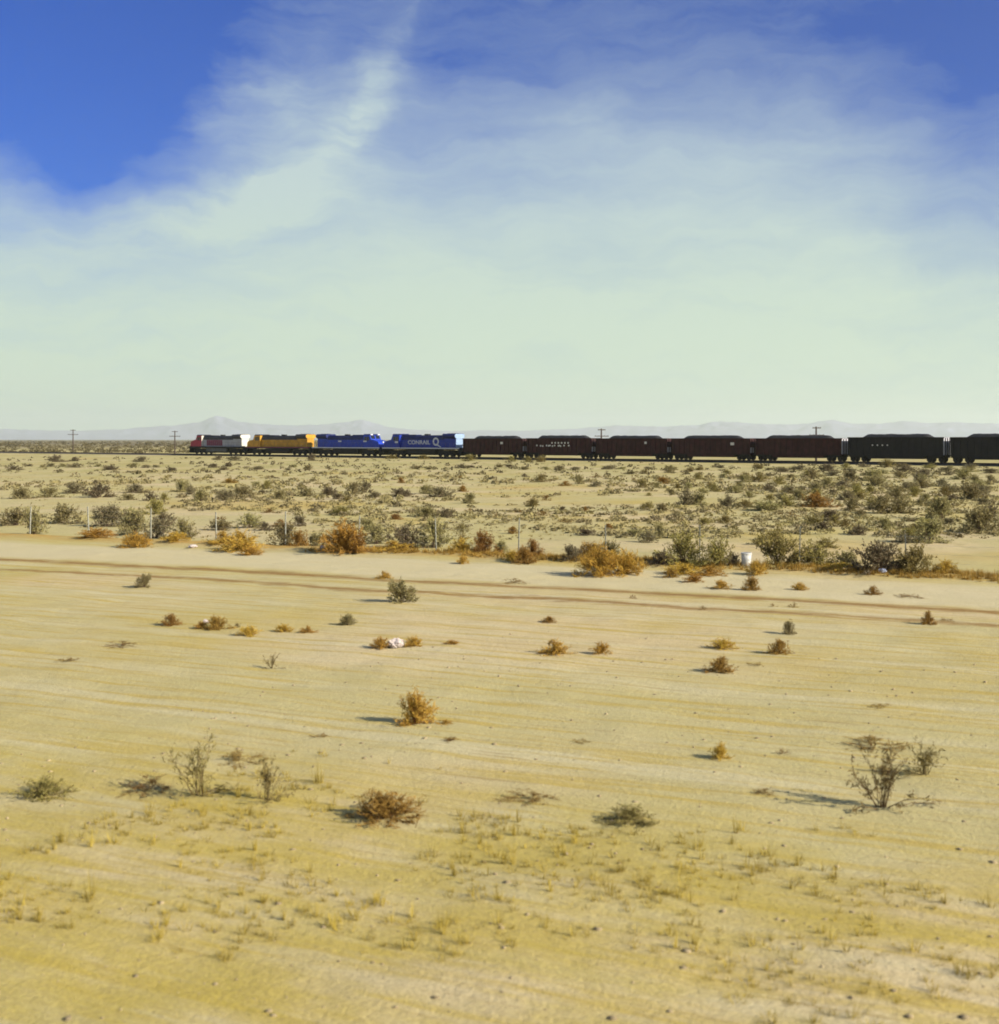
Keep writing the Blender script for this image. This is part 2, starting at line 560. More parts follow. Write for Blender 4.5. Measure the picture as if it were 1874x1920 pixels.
P('blue_roof', (0.012, 0.022, 0.13), 0.7, vary=0.3, vscale=1.0)
P('under_black', (0.022, 0.02, 0.02), 0.75, vary=0.4, vscale=1.5)
P('tank_grey', (0.12, 0.12, 0.125), 0.6, vary=0.4, vscale=1.0)
P('glass_dark', (0.015, 0.018, 0.022), 0.12, spec=0.5)
P('white_paint', (0.78, 0.78, 0.78), 0.6)
P('sill_white', (0.50, 0.53, 0.60), 0.6)
P('brown_paint', (0.055, 0.014, 0.015), 0.75, vary=0.45, vscale=1.2)
P('rib_brown', (0.044, 0.012, 0.013), 0.75, vary=0.45, vscale=1.2)
P('black_paint', (0.016, 0.014, 0.017), 0.7, vary=0.4, vscale=1.2)
P('end_silver_sunlit', (0.50, 0.50, 0.54), 0.6, vary=0.3, vscale=1.0)  # silver car ends, and sunlight painted onto the darker ones
P('wheel_steel', (0.05, 0.04, 0.035), 0.6, metal=0.4)
P('coal', (0.018, 0.017, 0.019), 0.7, spec=0.4, vary=0.4, vscale=3.0, bump=1.0)
P('marks_white', (0.62, 0.60, 0.56), 0.7)
P('lamp_glass', (0.7, 0.7, 0.65), 0.2)


def text_part(s, size, loc, mat, parent, name='lettering', xscale=1.0):
    """raised flat lettering on the side that faces the road (local -y)"""
    cu = bpy.data.curves.new(name, 'FONT')
    cu.body = s
    cu.size = size
    cu.align_x = 'CENTER'
    cu.extrude = 0.012
    cu.offset = 0.02
    tmp = bpy.data.objects.new(name + '_tmp', cu)
    col.objects.link(tmp)
    dg = bpy.context.evaluated_depsgraph_get()
    me = bpy.data.meshes.new_from_object(tmp.evaluated_get(dg))
    bpy.data.objects.remove(tmp)
    me.materials.clear(); me.materials.append(mat)
    o = bpy.data.objects.new(name, me)
    col.objects.link(o)
    o.parent = parent
    o.location = loc
    o.rotation_euler = (R(90), 0, 0)
    o.scale = (xscale, 1, 1)
    return o


def truck(parent, x, axles, wr, spread, deep=False):
    b = MB()
    for sy in (-1, 1):
        y0, y1 = sorted((sy * 1.02, sy * 1.20))
        hl = spread / 2 + 0.35
        if deep: b.box(x - hl + .1, x + hl - .1, min(y0, y1) + .03, max(y0, y1) - .03, .30, .63); b.box(x - hl + .3, x + hl - .3, min(y0, y1), max(y0, y1), .98, 1.30)
        b.prism_y([(x - hl, .62), (x + hl, .62), (x + hl, .86), (x + hl * .55, 1.0), (x - hl * .55, 1.0), (x - hl, .86)], y0, y1)
        for k in range(axles):
            ax = x - spread / 2 + spread * k / (axles - 1)
            b.box(ax - .17, ax + .17, min(y0, y1) - .05, max(y0, y1) + .05, .36, .74)
            if k: b.cyl((ax - spread / (axles - 1) / 2, sy * 1.12, .78), .14, .36, 'z', 8)
    b.box(x - .25, x + .25, -1.1, 1.1, .7, 1.02)
    t = b.build('truck', M['under_black'], parent)
    for k in range(axles):
        ax = x - spread / 2 + spread * k / (axles - 1)
        for sy in (-1, 1):
            c = MB(); c.cyl((ax, sy * .77, wr), wr, .13, 'y', 20); c.cyl((ax, sy * .69, wr), wr + .03, .03, 'y', 20)
            c.cyl((ax, sy * .86, wr), .16, .07, 'y', 10)
            c.build('wheel', M['wheel_steel'], t)
    return t


def locomotive(label, s0, s1, cabm, hoodm, roofm, sillm, flip=False, wide=True, rearm=None, lower=None, endm=None, tankm='under_black', group='locomotives at the head of the train'):
    """road diesel; nose towards local -x unless flipped"""
    L = s1 - s0
    e = empty('diesel_locomotive', tpos((s0 + s1) / 2, 0, RAILZ), track_rot + (math.pi if flip else 0))
    tag(e, label, 'locomotive', group)
    h = L / 2 - 0.35
    k = h / 10.6
    X = lambda a: a * k
    # frame and walkway
    MB().box(-h, h, -1.55, 1.55, 1.42, 1.80).build('frame', M['under_black'], e)
    for sy in (-1, 1):
        MB().box(-h + .05, h - .05, *sorted((sy * 1.553, sy * 1.575)), 1.60, 1.80).build('sill_stripe', M[sillm], e)
    for sx in (-1, 1):
        b = MB(); b.prism_y([(sx * h, 1.42), (sx * (h - .5), 1.42), (sx * (h - .5), .55), (sx * (h + .12), .22), (sx * (h + .18), .45)], -1.4, 1.4)
        b.build('pilot', M['under_black'], e)
        MB().box(*sorted((sx * (h - .2), sx * (h + .42))), -.16, .16, .72, 1.05).build('coupler', M['under_black'], e)
        for sy in (-1, 1):
            b = MB()
            for q in range(3):
                b.box(*sorted((sx * (h - .55), sx * (h - .12))), *sorted((sy * 1.25, sy * 1.56)), .55 + q * .3, .60 + q * .3)
            b.build('step', M['under_black'], e)
    MB().prism_x([(-1.0, .30), (1.0, .30), (1.42, .62), (1.42, 1.40), (-1.42, 1.40), (-1.42, .62)], X(-3.9), X(3.9)).build('fuel_tank', M[tankm], e)
    for sx in (-1, 1): truck(e, sx * X(6.7), 3, .51, 3.7, True)
    # nose and cab
    nw = 1.42 if wide else 0.95
    b = MB(); b.prism_y([(X(-10.25), 1.80), (X(-8.0), 1.80), (X(-8.0), 3.45), (X(-8.5), 3.38), (X(-9.85), 3.05), (X(-10.15), 2.75)], -nw, nw)
    nose = b.build('nose', M[cabm], e)
    MB().cyl((X(-10.1), 0, 2.9), .17, .22, 'x', 10).build('headlight', M['lamp_glass'], nose)
    b = MB(); b.prism_y([(X(-8.0) + .003, 1.80), (X(-5.7), 1.80), (X(-5.7), 4.42), (X(-7.55), 4.42), (X(-8.0) + .003, 3.5)], -1.5, 1.5)
    cab = b.build('cab', M[cabm], e)
    b = MB(); b.prism_x([(-1.5, 4.423), (1.5, 4.423), (1.15, 4.66), (-1.15, 4.66)], X(-7.75), X(-5.6)); b.build('cab_roof', M[roofm], e)
    for sy in (-1, 1):
        for xa, xb in ((-7.35, -6.75), (-6.6, -6.0)):
            MB().box(X(xa), X(xb), *sorted((sy * 1.495, sy * 1.515)), 3.25, 4.05).build('window', M['glass_dark'], cab)
        b = MB()
        x0, x1 = X(-7.93), X(-7.60)
        b.add([(x0, sy * .15, 3.62), (x0, sy * 1.3, 3.62), (x1, sy * 1.3, 4.28), (x1, sy * .15, 4.28),
               (x0 - .03, sy * .15, 3.64), (x0 - .03, sy * 1.3, 3.64), (x1 - .03, sy * 1.3, 4.30), (x1 - .03, sy * .15, 4.30)],
              [(0, 1, 2, 3), (7, 6, 5, 4), (0, 4, 5, 1), (1, 5, 6, 2), (2, 6, 7, 3), (3, 7, 4, 0)])
        b.build('windshield', M['glass_dark'], cab)
        MB().box(X(-7.78), X(-7.72), *sorted((sy * .75, sy * 1.35)), 4.43, 4.62).build('number_board', M['white_paint'], cab)
    MB().box(X(-5.697), X(-5.66), -1.47, 1.47, 1.83, 4.38).build('cab_rear_wall', M[rearm or cabm], e)
    # hood with doors, radiator wings, fans
    MB().box(X(-5.64), X(6.0), -1.02, 1.02, 1.80, 3.40).build('hood', M[hoodm], e)
    MB().prism_x([(-1.02, 3.403), (1.02, 3.403), (1.02, 3.95), (.80, 4.28), (-.80, 4.28), (-1.02, 3.95)], X(-5.64), X(6.0)).build('hood_roof', M[roofm], e)
    MB().prism_x([(-.84, 4.283), (.84, 4.283), (.74, 4.50), (-.74, 4.50)], X(-5.5), X(-1.6)).build('brake_housing', M[roofm], e)
    MB().box(X(-1.55), X(5.95), -.76, .76, 4.283, 4.36).build('roof_walk', M[roofm], e)
    MB().box(X(.2), X(1.3), -.35, .35, 4.363, 4.62).build('exhaust_stack', M['under_black'], e)
    b = MB(); b.prism_x([(-1.02, 1.80), (1.02, 1.80), (1.02, 3.62), (-1.02, 3.62)], X(6.003), X(9.2)); b.build('radiator_hood', M[hoodm], e)
    b = MB(); b.prism_x([(-1.05, 3.623), (1.05, 3.623), (1.52, 4.02), (1.52, 4.40), (1.2, 4.66), (-1.2, 4.66), (-1.52, 4.40), (-1.52, 4.02)], X(6.003), X(9.3))
    rad = b.build('radiator', M[roofm], e)
    for q in range(3): MB().cyl((X(6.7 + q * .95), 0, 4.69), .46, .07, 'z', 14).build('fan', M['under_black'], rad)
    for sy in (-1, 1):
        for q in range(14):
            xx = X(-5.0 + q * .77)
            MB().box(xx, xx + X(.70), *sorted((sy * 1.022, sy * 1.045)), 2.0, 3.36).build('door', M[lower if lower and 1 <= q < 9 else hoodm], e)
        b = MB()
        for q in range(6):
            b.box(X(6.3), X(8.9), *sorted((sy * 1.022, sy * 1.05)), 2.1 + q * .22, 2.22 + q * .22)
        b.build('grille', M[hoodm], e)
        b = MB()
        n = 15
        for q in range(n):
            xx = X(-5.2 + q * 15.4 / (n - 1))
            b.tube((xx, sy * 1.50, 1.80), (xx, sy * 1.50, 2.80), .016, 4)
        b.tube((X(-5.2), sy * 1.50, 2.80), (X(9.9), sy * 1.50, 2.80), .018, 4)
        b.build('handrail', M['tank_grey'], e)
    MB().box(X(9.203), X(9.26), -1.0, 1.0, 1.83, 3.58).build('end_wall', M[endm or hoodm], e)
    MB().prism_x([(-1.0, 3.64), (1.0, 3.64), (1.45, 4.04), (1.45, 4.38), (1.15, 4.6), (-1.15, 4.6), (-1.45, 4.38), (-1.45, 4.04)], X(9.303), X(9.33)).build('end_wall', M[endm or hoodm], e)
    return e


S = [0.0, 21.54, 44.52, 66.47, 88.99]
l1 = locomotive('red-nosed locomotive with silver hood leading the train', S[0], S[1], 'red_paint', 'silver_paint', 'roof_grey', 'under_black', rearm='silver_sunlit', lower='maroon_paint', endm='silver_sunlit', tankm='tank_grey')
l2 = locomotive('yellow locomotive with dark grey roof, second in the train', S[1], S[2], 'yellow_paint', 'yellow_paint', 'roof_grey', 'maroon_paint')
l3 = locomotive('plain blue locomotive running backwards behind the yellow one', S[2], S[3], 'blue_paint', 'blue_paint', 'blue_roof', 'sill_white', flip=True)
l4 = locomotive('blue locomotive with white lettering coupled to the first coal car', S[3], S[4], 'navy_paint', 'navy_paint', 'blue_roof', 'sill_white', lower='navy_paint', endm='navy_sunlit')
# white road marks and lettering on the blue pair
for lx in (2.1, -6.2):
    MB().box(lx - .5, lx + .5, 1.052 if lx > 0 else 1.517, 1.07 if lx > 0 else 1.53, 2.95, 3.25).build('number_panel', M['sill_white'], l3)
MB().box(-7.1, -6.2, -1.535, -1.518, 2.75, 3.1).build('number_panel', M['sill_white'], l4)
text_part('CONRAIL', 1.12, (-0.7, -1.058, 2.52), M['sill_white'], l4, xscale=1.30)
b = MB()   # round wheel emblem with a rail tail
n = 22
ring = []
for i in range(n):
    a = 2 * math.pi * i / n
    ring.append((math.cos(a), math.sin(a)))
cx_, cz_ = 4.05, 3.05
vs = []
for rr, yy in ((.84, -1.052), (.50, -1.052), (.84, -1.075), (.50, -1.075)):
    vs += [(cx_ + rr * c0, yy, cz_ + rr * s0) for c0, s0 in ring]
fs = []
for i in range(n):
    j = (i + 1) % n
    fs += [(2 * n + i, 2 * n + j, 3 * n + j, 3 * n + i), (i, n + i, n + j, j), (i, j, 2 * n + j, 2 * n + i), (n + i, 3 * n + i, 3 * n + j, n + j)]
b.add(vs, fs)
b.add([(cx_ + .2, -1.0525, cz_ - .75), (cx_ + .55, -1.0525, cz_ - .60), (cx_ + 1.5, -1.0525, cz_ - 1.05), (cx_ + 1.4, -1.0525, cz_ - 1.22),
       (cx_ + .2, -1.078, cz_ - .75), (cx_ + .55, -1.078, cz_ - .60), (cx_ + 1.5, -1.078, cz_ - 1.05), (cx_ + 1.4, -1.078, cz_ - 1.22)],
      [(0, 1, 2, 3), (7, 6, 5, 4), (0, 4, 5, 1), (1, 5, 6, 2), (2, 6, 7, 3), (3, 7, 4, 0)])
b.build('emblem', M['sill_white'], l4)

# ------------------------------------------------------------------ train: coal cars
def coal_mesh(seed):
    nx_, ny_ = 70, 15
    x = np.linspace(-7.35, 7.35, nx_); y = np.linspace(-1.36, 1.36, ny_)
    X_, Y_ = np.meshgrid(x, y)
    pl = 4.4 + 0.5 * ((seed * 0.37) % 1)
    rise = (1 - sstep(np.abs(X_ - .3 * math.sin(seed)), pl, pl + 1.5)) * 0.68
    z = 3.50 + rise * (1 - 0.8 * np.abs(Y_ / 1.36) ** 2.2) + 0.16 * fbm(X_ * 1.3 + seed * 9, Y_ * 1.3, 3, 4)
    z = z - 0.25 * np.abs(Y_ / 1.36) ** 3
    v = np.stack([X_, Y_, z], -1).reshape(-1, 3)
    i_ = np.arange(nx_ * ny_).reshape(ny_, nx_)
    f = np.stack([i_[:-1, :-1], i_[:-1, 1:], i_[1:, 1:], i_[1:, :-1]], -1).reshape(-1, 4)
    return v, f


def coal_car(label, s0, s1, bodym, ribm, endm, seed, dz=0.0, marks=None):
    e = empty('coal_car', tpos((s0 + s1) / 2, 0, RAILZ), track_rot)
    tag(e, label, 'coal car', 'loaded coal cars behind the locomotives')
    HL = 7.62
    rim = 3.66 + dz
    # tub: side sheets, lower bathtub between the trucks
    for sy in (-1, 1):
        b = MB(); b.prism_y([(-HL + .1, 1.12), (-4.9, 1.12), (-4.3, .58), (4.3, .58), (4.9, 1.12), (HL - .1, 1.12), (HL - .1, rim), (-HL + .1, rim)], *sorted((sy * 1.40, sy * 1.46)))
        b.build('side_sheet', M[bodym], e)
        for q in range(15):
            xx = -7.2 + q * 14.4 / 14
            MB().box(xx - .07, xx + .07, *sorted((sy * 1.463, sy * 1.58)), 1.15, rim - .16).build('rib', M[ribm], e)
        MB().box(-HL, HL, *sorted((sy * 1.38, sy * 1.60)), rim - .155, rim + .03).build('top_chord', M[ribm], e)
        MB().box(-HL, HL, *sorted((sy * 1.44, sy * 1.57)), .98, 1.145).build('side_sill', M[ribm], e)
    MB().prism_y([(-HL + .15, 1.05), (-4.9, 1.05), (-4.3, .50), (4.3, .50), (4.9, 1.05), (HL - .15, 1.05), (HL - .15, 1.18), (-HL + .15, 1.18)], -1.395, 1.395).build('floor', M['under_black'], e)
    for sx in (-1, 1):
        MB().box(*sorted((sx * (HL - .10), sx * (HL - .03))), -1.45, 1.45, 1.15, rim - .02).build('end_sheet', M[endm if sx > 0 else bodym], e)
        MB().box(*sorted((sx * (HL - .028), sx * (HL - .012))), -1.40, -.2, 1.25, 2.15).build('sunlit_patch', M['end_silver_sunlit'], e)  # pale sheet stands in for the sunlit patch on the car end
        for yy in (-.9, 0, .9):
            MB().box(*sorted((sx * (HL - .027), sx * (HL + .08))), yy - .07, yy + .07, 1.1, rim - .1).build('end_post', M[ribm], e)
        MB().box(*sorted((sx * (HL - .2), sx * 8.0)), -.16, .16, .72, 1.02).build('coupler', M['under_black'], e)
        MB().box(*sorted((sx * (HL + .0), sx * (HL + .22))), -1.45, 1.45, 1.02, 1.10).build('end_platform', M[ribm], e)
        b = MB()
        for q in range(6): b.tube((sx * (HL - .5), -1.62, 1.2 + q * .38), (sx * (HL - .08), -1.62, 1.2 + q * .38), .016, 4)
        b.build('ladder', M[ribm], e)
    for sx in (-1, 1): truck(e, sx * 6.1, 2, .46, 1.78)
    v, f = coal_mesh(seed)
    v[:, 2] += dz
    mesh_obj('coal_load', v, f, M['coal'], e)
    if marks:
        for (mx, mz, mw, mh) in marks:
            MB().box(mx - mw / 2, mx + mw / 2, -1.605, -1.583, mz - mh / 2, mz + mh / 2).build('stencil_mark', M['marks_white'], e)
    return e


CW = 16.18
c0 = S[4]
dot = [(3.6, 2.75, .55, .42), (3.9, 2.5, .3, .3)]
grid = [(-5.0 + .7 * i + (.2 if i % 2 else 0), 2.35 - .05 * (i % 3), .30, .28) for i in range(9)]
grid += [(-1.4 + .75 * i, 2.85, .32, .30) for i in range(6)] + [(-1.9 + 1.1 * i, 2.35, .34, .26) for i in range(5)]
coal_car('brown coal car coupled right behind the lettered blue locomotive', c0, c0 + CW, 'brown_paint', 'rib_brown', 'rib_brown', 1, 0.0, [(0.6 + 1.9, 2.8, .6, .42)])
coal_car('brown coal car with rows of pale stencil marks', c0 + CW, c0 + 2 * CW, 'brown_paint', 'rib_brown', 'rib_brown', 2, 0.05, grid)
coal_car('third brown coal car, small pale mark high on its side', c0 + 2 * CW, c0 + 3 * CW, 'brown_paint', 'rib_brown', 'rib_brown', 3, 0.0, [(3.2, 2.9, .45, .4)])
coal_car('fourth brown coal car, orange-tinted mark near its right end', c0 + 3 * CW, c0 + 4 * CW, 'brown_paint', 'rib_brown', 'rib_brown', 4, 0.0, [(4.3, 2.75, .7, .45)])
coal_car('brown coal car coupled to the left end of the black one', c0 + 4 * CW, c0 + 5 * CW, 'brown_paint', 'rib_brown', 'end_silver_sunlit', 5, 0.0)
coal_car('tall black coal car behind the last brown one', c0 + 5 * CW, c0 + 6 * CW, 'black_paint', 'black_paint', 'end_silver_sunlit', 6, 0.15, [(-3.5 + .8 * i, 2.6, .2, .2) for i in range(4)])
coal_car('black coal car cut off by the right edge of the picture', c0 + 6 * CW, c0 + 7 * CW, 'black_paint', 'black_paint', 'end_silver_sunlit', 7, 0.15)

# ------------------------------------------------------------------ pole line behind the railway
pole_wood = principled('weathered_pole_wood', (0.09, 0.065, 0.05), 0.9, vary=0.4, vscale=3)
glass_ins = principled('insulator_glass', (0.25, 0.35, 0.33), 0.2)
OFF = 15.0


def s_for_px(px, off):
    k = (px - CX) / F
    q = T0 + off * TN
    return (k * q[1] - q[0]) / (TD[0] - k * TD[1])


for px, hgt, lab in ((137, 6.9, 'leftmost dark pole with two crossarms behind the empty track'), (328, 6.3, 'dark pole with two crossarms just left of the red locomotive'),
                     (1128, 6.1, 'pole top showing above the third brown coal car'), (1531, 6.2, 'pole top showing above the fifth brown coal car')):
    q = tpos(s_for_px(px, OFF), OFF)
    e = empty('telegraph_pole', (q[0], q[1], float(gz(q[0], q[1])) - .05), track_rot)
    tag(e, lab, 'utility pole', 'poles along the railway')
    MB().cyl((0, 0, hgt / 2), .19, hgt, 'z', 10, r2=.13).build('pole', pole_wood, e)
    for zz, ln in ((hgt - .25, 1.6), (hgt - 1.5, 2.9)):
        # arms stand nearly across the view, as seen
        a = MB(); a.box(-ln / 2, ln / 2, -.26, -.14, zz - .08, zz + .08)
        arm = a.build('crossarm', pole_wood, e)
        arm.rotation_euler = (0, 0, R(55))
        for q2 in (-.46, -.2, .2, .46):
            i_ = MB(); i_.cyl((q2 * ln, -.2, zz + .15), .05, .14, 'z', 7, r2=.035); i_.build('insulator', glass_ins, arm)

# ------------------------------------------------------------------ fence
def fence_pt(u, v=VF):
    return u * RU + v * RN


def u_for_px(px, v):
    k = (px - CX) / F      # (u RU + v RN).x = k * .y
    return v * (k * RN[1] - RN[0]) / (RU[0] - k * RU[1])


post_m = principled('galvanised_post', (0.34, 0.34, 0.28), 0.85, metal=0.0, vary=0.3, vscale=6)
wire_m = principled('fence_wire', (0.40, 0.42, 0.43), 0.6, metal=0.5)
fence = empty('wire_fence', (*fence_pt(0), 0.0), -ROAD)
tag(fence, 'low wire fence on pale steel posts crossing the scrub', 'fence')
u0 = u_for_px(818, VF)
ulist = [u0 + 3.05 * k for k in range(-8, 9)]
tops = []
for k, uu in enumerate(ulist):
    q = fence_pt(uu)
    z0 = float(gz(q[0], q[1]))
    hh = 1.15 + 0.06 * math.sin(k * 2.3)
    p_ = MB()
    p_.box(-.016, .016, -.006, .006, -.3, hh)
    p_.box(-.006, .006, .0065, .045, -.3, hh)
    for q2 in range(6): p_.box(-.011, .011, -.02, -.0065, .25 + q2 * .18, .29 + q2 * .18)
    po = p_.build('post', post_m, fence)
    po.location = (uu, 0, z0)
    po.rotation_euler = (R(1.5) * math.sin(k * 5.1), R(2.0) * math.sin(k * 3.7), 0)
    tops.append((uu, z0))
for hz in (.30, .55, .80, 1.02):
    wb = MB()
    for (ua, za), (ub, zb) in zip(tops[:-1], tops[1:]):
        mid = ((ua + ub) / 2, -.03, (za + zb) / 2 + hz - .02)
        wb.tube((ua, -.03, za + hz), mid, .002, 4); wb.tube(mid, (ub, -.03, zb + hz), .002, 4)
    wb.build('wire', wire_m, fence)

# ------------------------------------------------------------------ shrubs: a few shared meshes per kind
def unit(a):
    return a / np.maximum(np.linalg.norm(a, axis=-1, keepdims=True), 1e-9)


def quads(c, a, b):
    """c centres, a/b half-axes -> verts, faces"""
    v = np.stack([c - a - b, c + a - b, c + a + b, c - a + b], 1).reshape(-1, 3)
    f = np.arange(len(v)).reshape(-1, 4)
    return v, f


def ribbons(p, q, w):
    """crossed thin blades from p to q, half-width w at the foot, tapering"""
    d = unit(q - p)
    r_ = unit(np.cross(d, rng.normal(size=d.shape)))
    t_ = np.cross(d, r_)
    vs, fs, o = [], [], 0
    for s_ in (r_, t_):
        v = np.stack([p - s_ * w[:, None], p + s_ * w[:, None], q + s_ * w[:, None] * .35, q - s_ * w[:, None] * .35], 1).reshape(-1, 3)
        vs.append(v); fs.append(np.arange(len(v)).reshape(-1, 4) + o); o += len(v)
    return np.concatenate(vs), np.concatenate(fs)


def shrub_parts(nb, twigs, leaves, leaf, needle, spread, droop, bare=0.0, lean=0.0):
    """radius about 1, height about 1; returns (stem verts, faces), (foliage verts, faces)"""
    az_ = np.linspace(0, 2 * np.pi, nb, endpoint=False) + rng.normal(0, .35, nb)
    pol = np.abs(rng.normal(0.0, spread, nb)).clip(0.05, 1.45)
    ln = rng.uniform(.72, 1.03, nb)
    d = np.stack([np.sin(pol) * np.cos(az_) + lean, np.sin(pol) * np.sin(az_), np.cos(pol)], -1)
    base = np.stack([rng.normal(0, .05, nb), rng.normal(0, .05, nb), np.full(nb, -.03)], -1)
    mid = base + d * ln[:, None] * .5 + np.array([0, 0, .05]) + rng.normal(0, .04, (nb, 3))
    end = base + d * ln[:, None] + rng.normal(0, .08, (nb, 3)) - np.array([0, 0, droop])
    S1 = ribbons(base, mid, np.full(nb, .014)); S2 = ribbons(mid, end, np.full(nb, .009))
    t = rng.uniform(.25, 1.0, (nb, twigs, 1))
    a0 = np.where(t < .5, base[:, None] + (mid - base)[:, None] * t * 2, mid[:, None] + (end - mid)[:, None] * (t * 2 - 1))
    td = unit(d[:, None] + rng.normal(0, .62, (nb, twigs, 3)) + np.array([0, 0, .12]))
    a1 = a0 + td * rng.uniform(.16, .40, (nb, twigs, 1))
    a0 = a0.reshape(-1, 3); a1 = a1.reshape(-1, 3)
    a1[:, 2] = np.maximum(a1[:, 2], .02 + rng.uniform(0, .05, len(a1)))
    S3 = ribbons(a0, a1, np.full(len(a0), .005))
    vs, fs, o = [], [], 0
    for v, f in (S1, S2, S3):
        vs.append(v); fs.append(f + o); o += len(v)
    keep = rng.random(len(a0)) > bare
    b0, b1 = a0[keep], a1[keep]
    k = rng.uniform(.25, 1.1, (len(b0), leaves, 1))
    c = (b0[:, None] + (b1 - b0)[:, None] * k + rng.normal(0, .035, (len(b0), leaves, 3))).reshape(-1, 3)
    c[:, 2] = np.maximum(c[:, 2], .015)
    ax = unit(unit(np.repeat(b1 - b0, leaves, 0)) + rng.normal(0, .7, c.shape))
    bx = unit(np.cross(ax, rng.normal(size=c.shape)))
    sz = leaf * rng.uniform(.55, 1.35, (len(c), 1))
    L_ = quads(c, ax * sz, bx * sz * needle)
    return (np.concatenate(vs), np.concatenate(fs)), L_


KIND = {
    # kind: parameters, (leaf colour), (stem colour), plain name, word for its look, category
    'sage': (dict(nb=34, twigs=9, leaves=9, leaf=.036, needle=.42, spread=1.0, droop=.05), (0.34, 0.295, 0.128), (0.18, 0.13, 0.09), 'sagebrush', 'grey-green sagebrush', 'shrub'),
    'dark': (dict(nb=34, twigs=9, leaves=9, leaf=.038, needle=.42, spread=1.1, droop=.08), (0.245, 0.205, 0.115), (0.15, 0.09, 0.07), 'sagebrush', 'dark sagebrush', 'shrub'),
    'olive': (dict(nb=34, twigs=9, leaves=9, leaf=.034, needle=.38, spread=1.0, droop=.04), (0.31, 0.255, 0.085), (0.20, 0.145, 0.07), 'creosote_bush', 'olive bush', 'shrub'),
    'gold': (dict(nb=46, twigs=9, leaves=7, leaf=.062, needle=.15, spread=1.05, droop=.05), (0.56, 0.355, 0.068), (0.40, 0.21, 0.055), 'tumbleweed', 'golden tumbleweed', 'tumbleweed'),
    'brown': (dict(nb=44, twigs=9, leaves=7, leaf=.062, needle=.16, spread=1.05, droop=.06), (0.34, 0.195, 0.050), (0.23, 0.13, 0.045), 'tumbleweed', 'brown tumbleweed', 'tumbleweed'),
    'flat': (dict(nb=22, twigs=7, leaves=7, leaf=.062, needle=.12, spread=1.6, droop=.10), (0.32, 0.205, 0.060), (0.20, 0.12, 0.045), 'dry_weed', 'flat dry weed', 'dry weed'),
    'wisp': (dict(nb=16, twigs=7, leaves=6, leaf=.042, needle=.25, spread=.80, droop=.0, bare=.30, lean=.12), (0.28, 0.225, 0.085), (0.17, 0.12, 0.055), 'desert_sprig', 'wispy bare-stemmed bush', 'shrub'),
}
VAR = {}
for kk, (prm, lc, scol_, nm, look, cat) in KIND.items():
    lm = principled(kk + '_leaf', lc, 0.9, spec=0.1, vary=0.35, vscale=2.2, rand=0.45, translucent=0.28)
    sm = principled(kk + '_stem', scol_, 0.9, spec=0.1, rand=0.3)
    VAR[kk] = []
    for q in range(5):
        st, lf = shrub_parts(**prm)
        ms = []
        for nme, (v, f), mt in (('stem', st, sm), ('foliage', lf, lm)):
            o = mesh_obj(nme, v, f, mt)
            ms.append(o.data)
            bpy.data.objects.remove(o)
        VAR[kk].append(ms)

CARS = [(-999, 'the empty track'), (353, 'the red locomotive'), (459, 'the yellow locomotive'), (584.5, 'the plain blue locomotive'), (715, 'the lettered blue locomotive'),
        (867.5, 'first brown coal car'), (984, 'second brown coal car'), (1113.5, 'third brown coal car'), (1256, 'fourth brown coal car'),
        (1411, 'fifth brown coal car'), (1586.5, 'the black coal car'), (1777, 'last visible coal car')]
ORD = ['leftmost', 'second from left', 'third from left', 'fourth from left', 'fifth from left', 'sixth from left', 'seventh from left', 'eighth from left',
       'ninth from left', 'tenth from left', 'eleventh from left', 'twelfth from left', 'thirteenth from left', 'fourteenth from left', 'fifteenth from left', 'sixteenth from left']
ZONE = {'far': 'in the far brush line', 'mid': 'in the middle scrub belt', 'back': 'just behind the fence', 'fence': 'at the fence foot', 'verge': 'on the bare verge', 'near': 'on the near verge'}
GROUPS = {'far': 'low brush close to the railway', 'mid': 'scrub between fence and railway', 'back': 'scrub just behind the fence', 'fence': 'bushes caught along the fence',
          'verge': 'small plants on the bare verge', 'near': 'plants on the near verge'}

PL = []      # (px, py of the foot, width, height in print pixels, kind, zone, own label or None)
def put(zone, kind, *rows):
    for r_ in rows:
        PL.append((r_[0], r_[1], r_[2], r_[3], kind, zone, r_[4] if len(r_) > 4 else None))

# --- the bare verge in front of the fence
put('verge', 'sage', (270, 1101, 34, 24, 'lone small grey-green bush on bare sand near the left wheel tracks'), (752, 1130, 66, 40, 'largest grey-green bush on the bare verge, long shadow to its left'),
    (652, 1172, 40, 20, 'grey-green bush with long flat shadow, left of the pale litter'), (1479, 1189, 27, 24, 'small upright grey-green bush right of the golden tufts'))
put('verge', 'brown', (322, 1171, 40, 18, 'brown tuft at the left end of the tuft row'), (405, 1179, 50, 22, 'largest brown tuft of the row on the left'),
    (1030, 1168, 28, 11), (1258, 1082, 32, 16), (1410, 1107, 34, 24), (1637, 1115, 30, 15), (1742, 1171, 26, 21, 'brown tuft by the right edge with long dark shadow'),
    (1462, 1226, 46, 25), (1352, 1258, 54, 26, 'brown dome-shaped tumbleweed, nearest of the right-hand tufts'), (983, 1057, 46, 28, 'brown tumbleweed lying just out from the fence, dark shadow'))
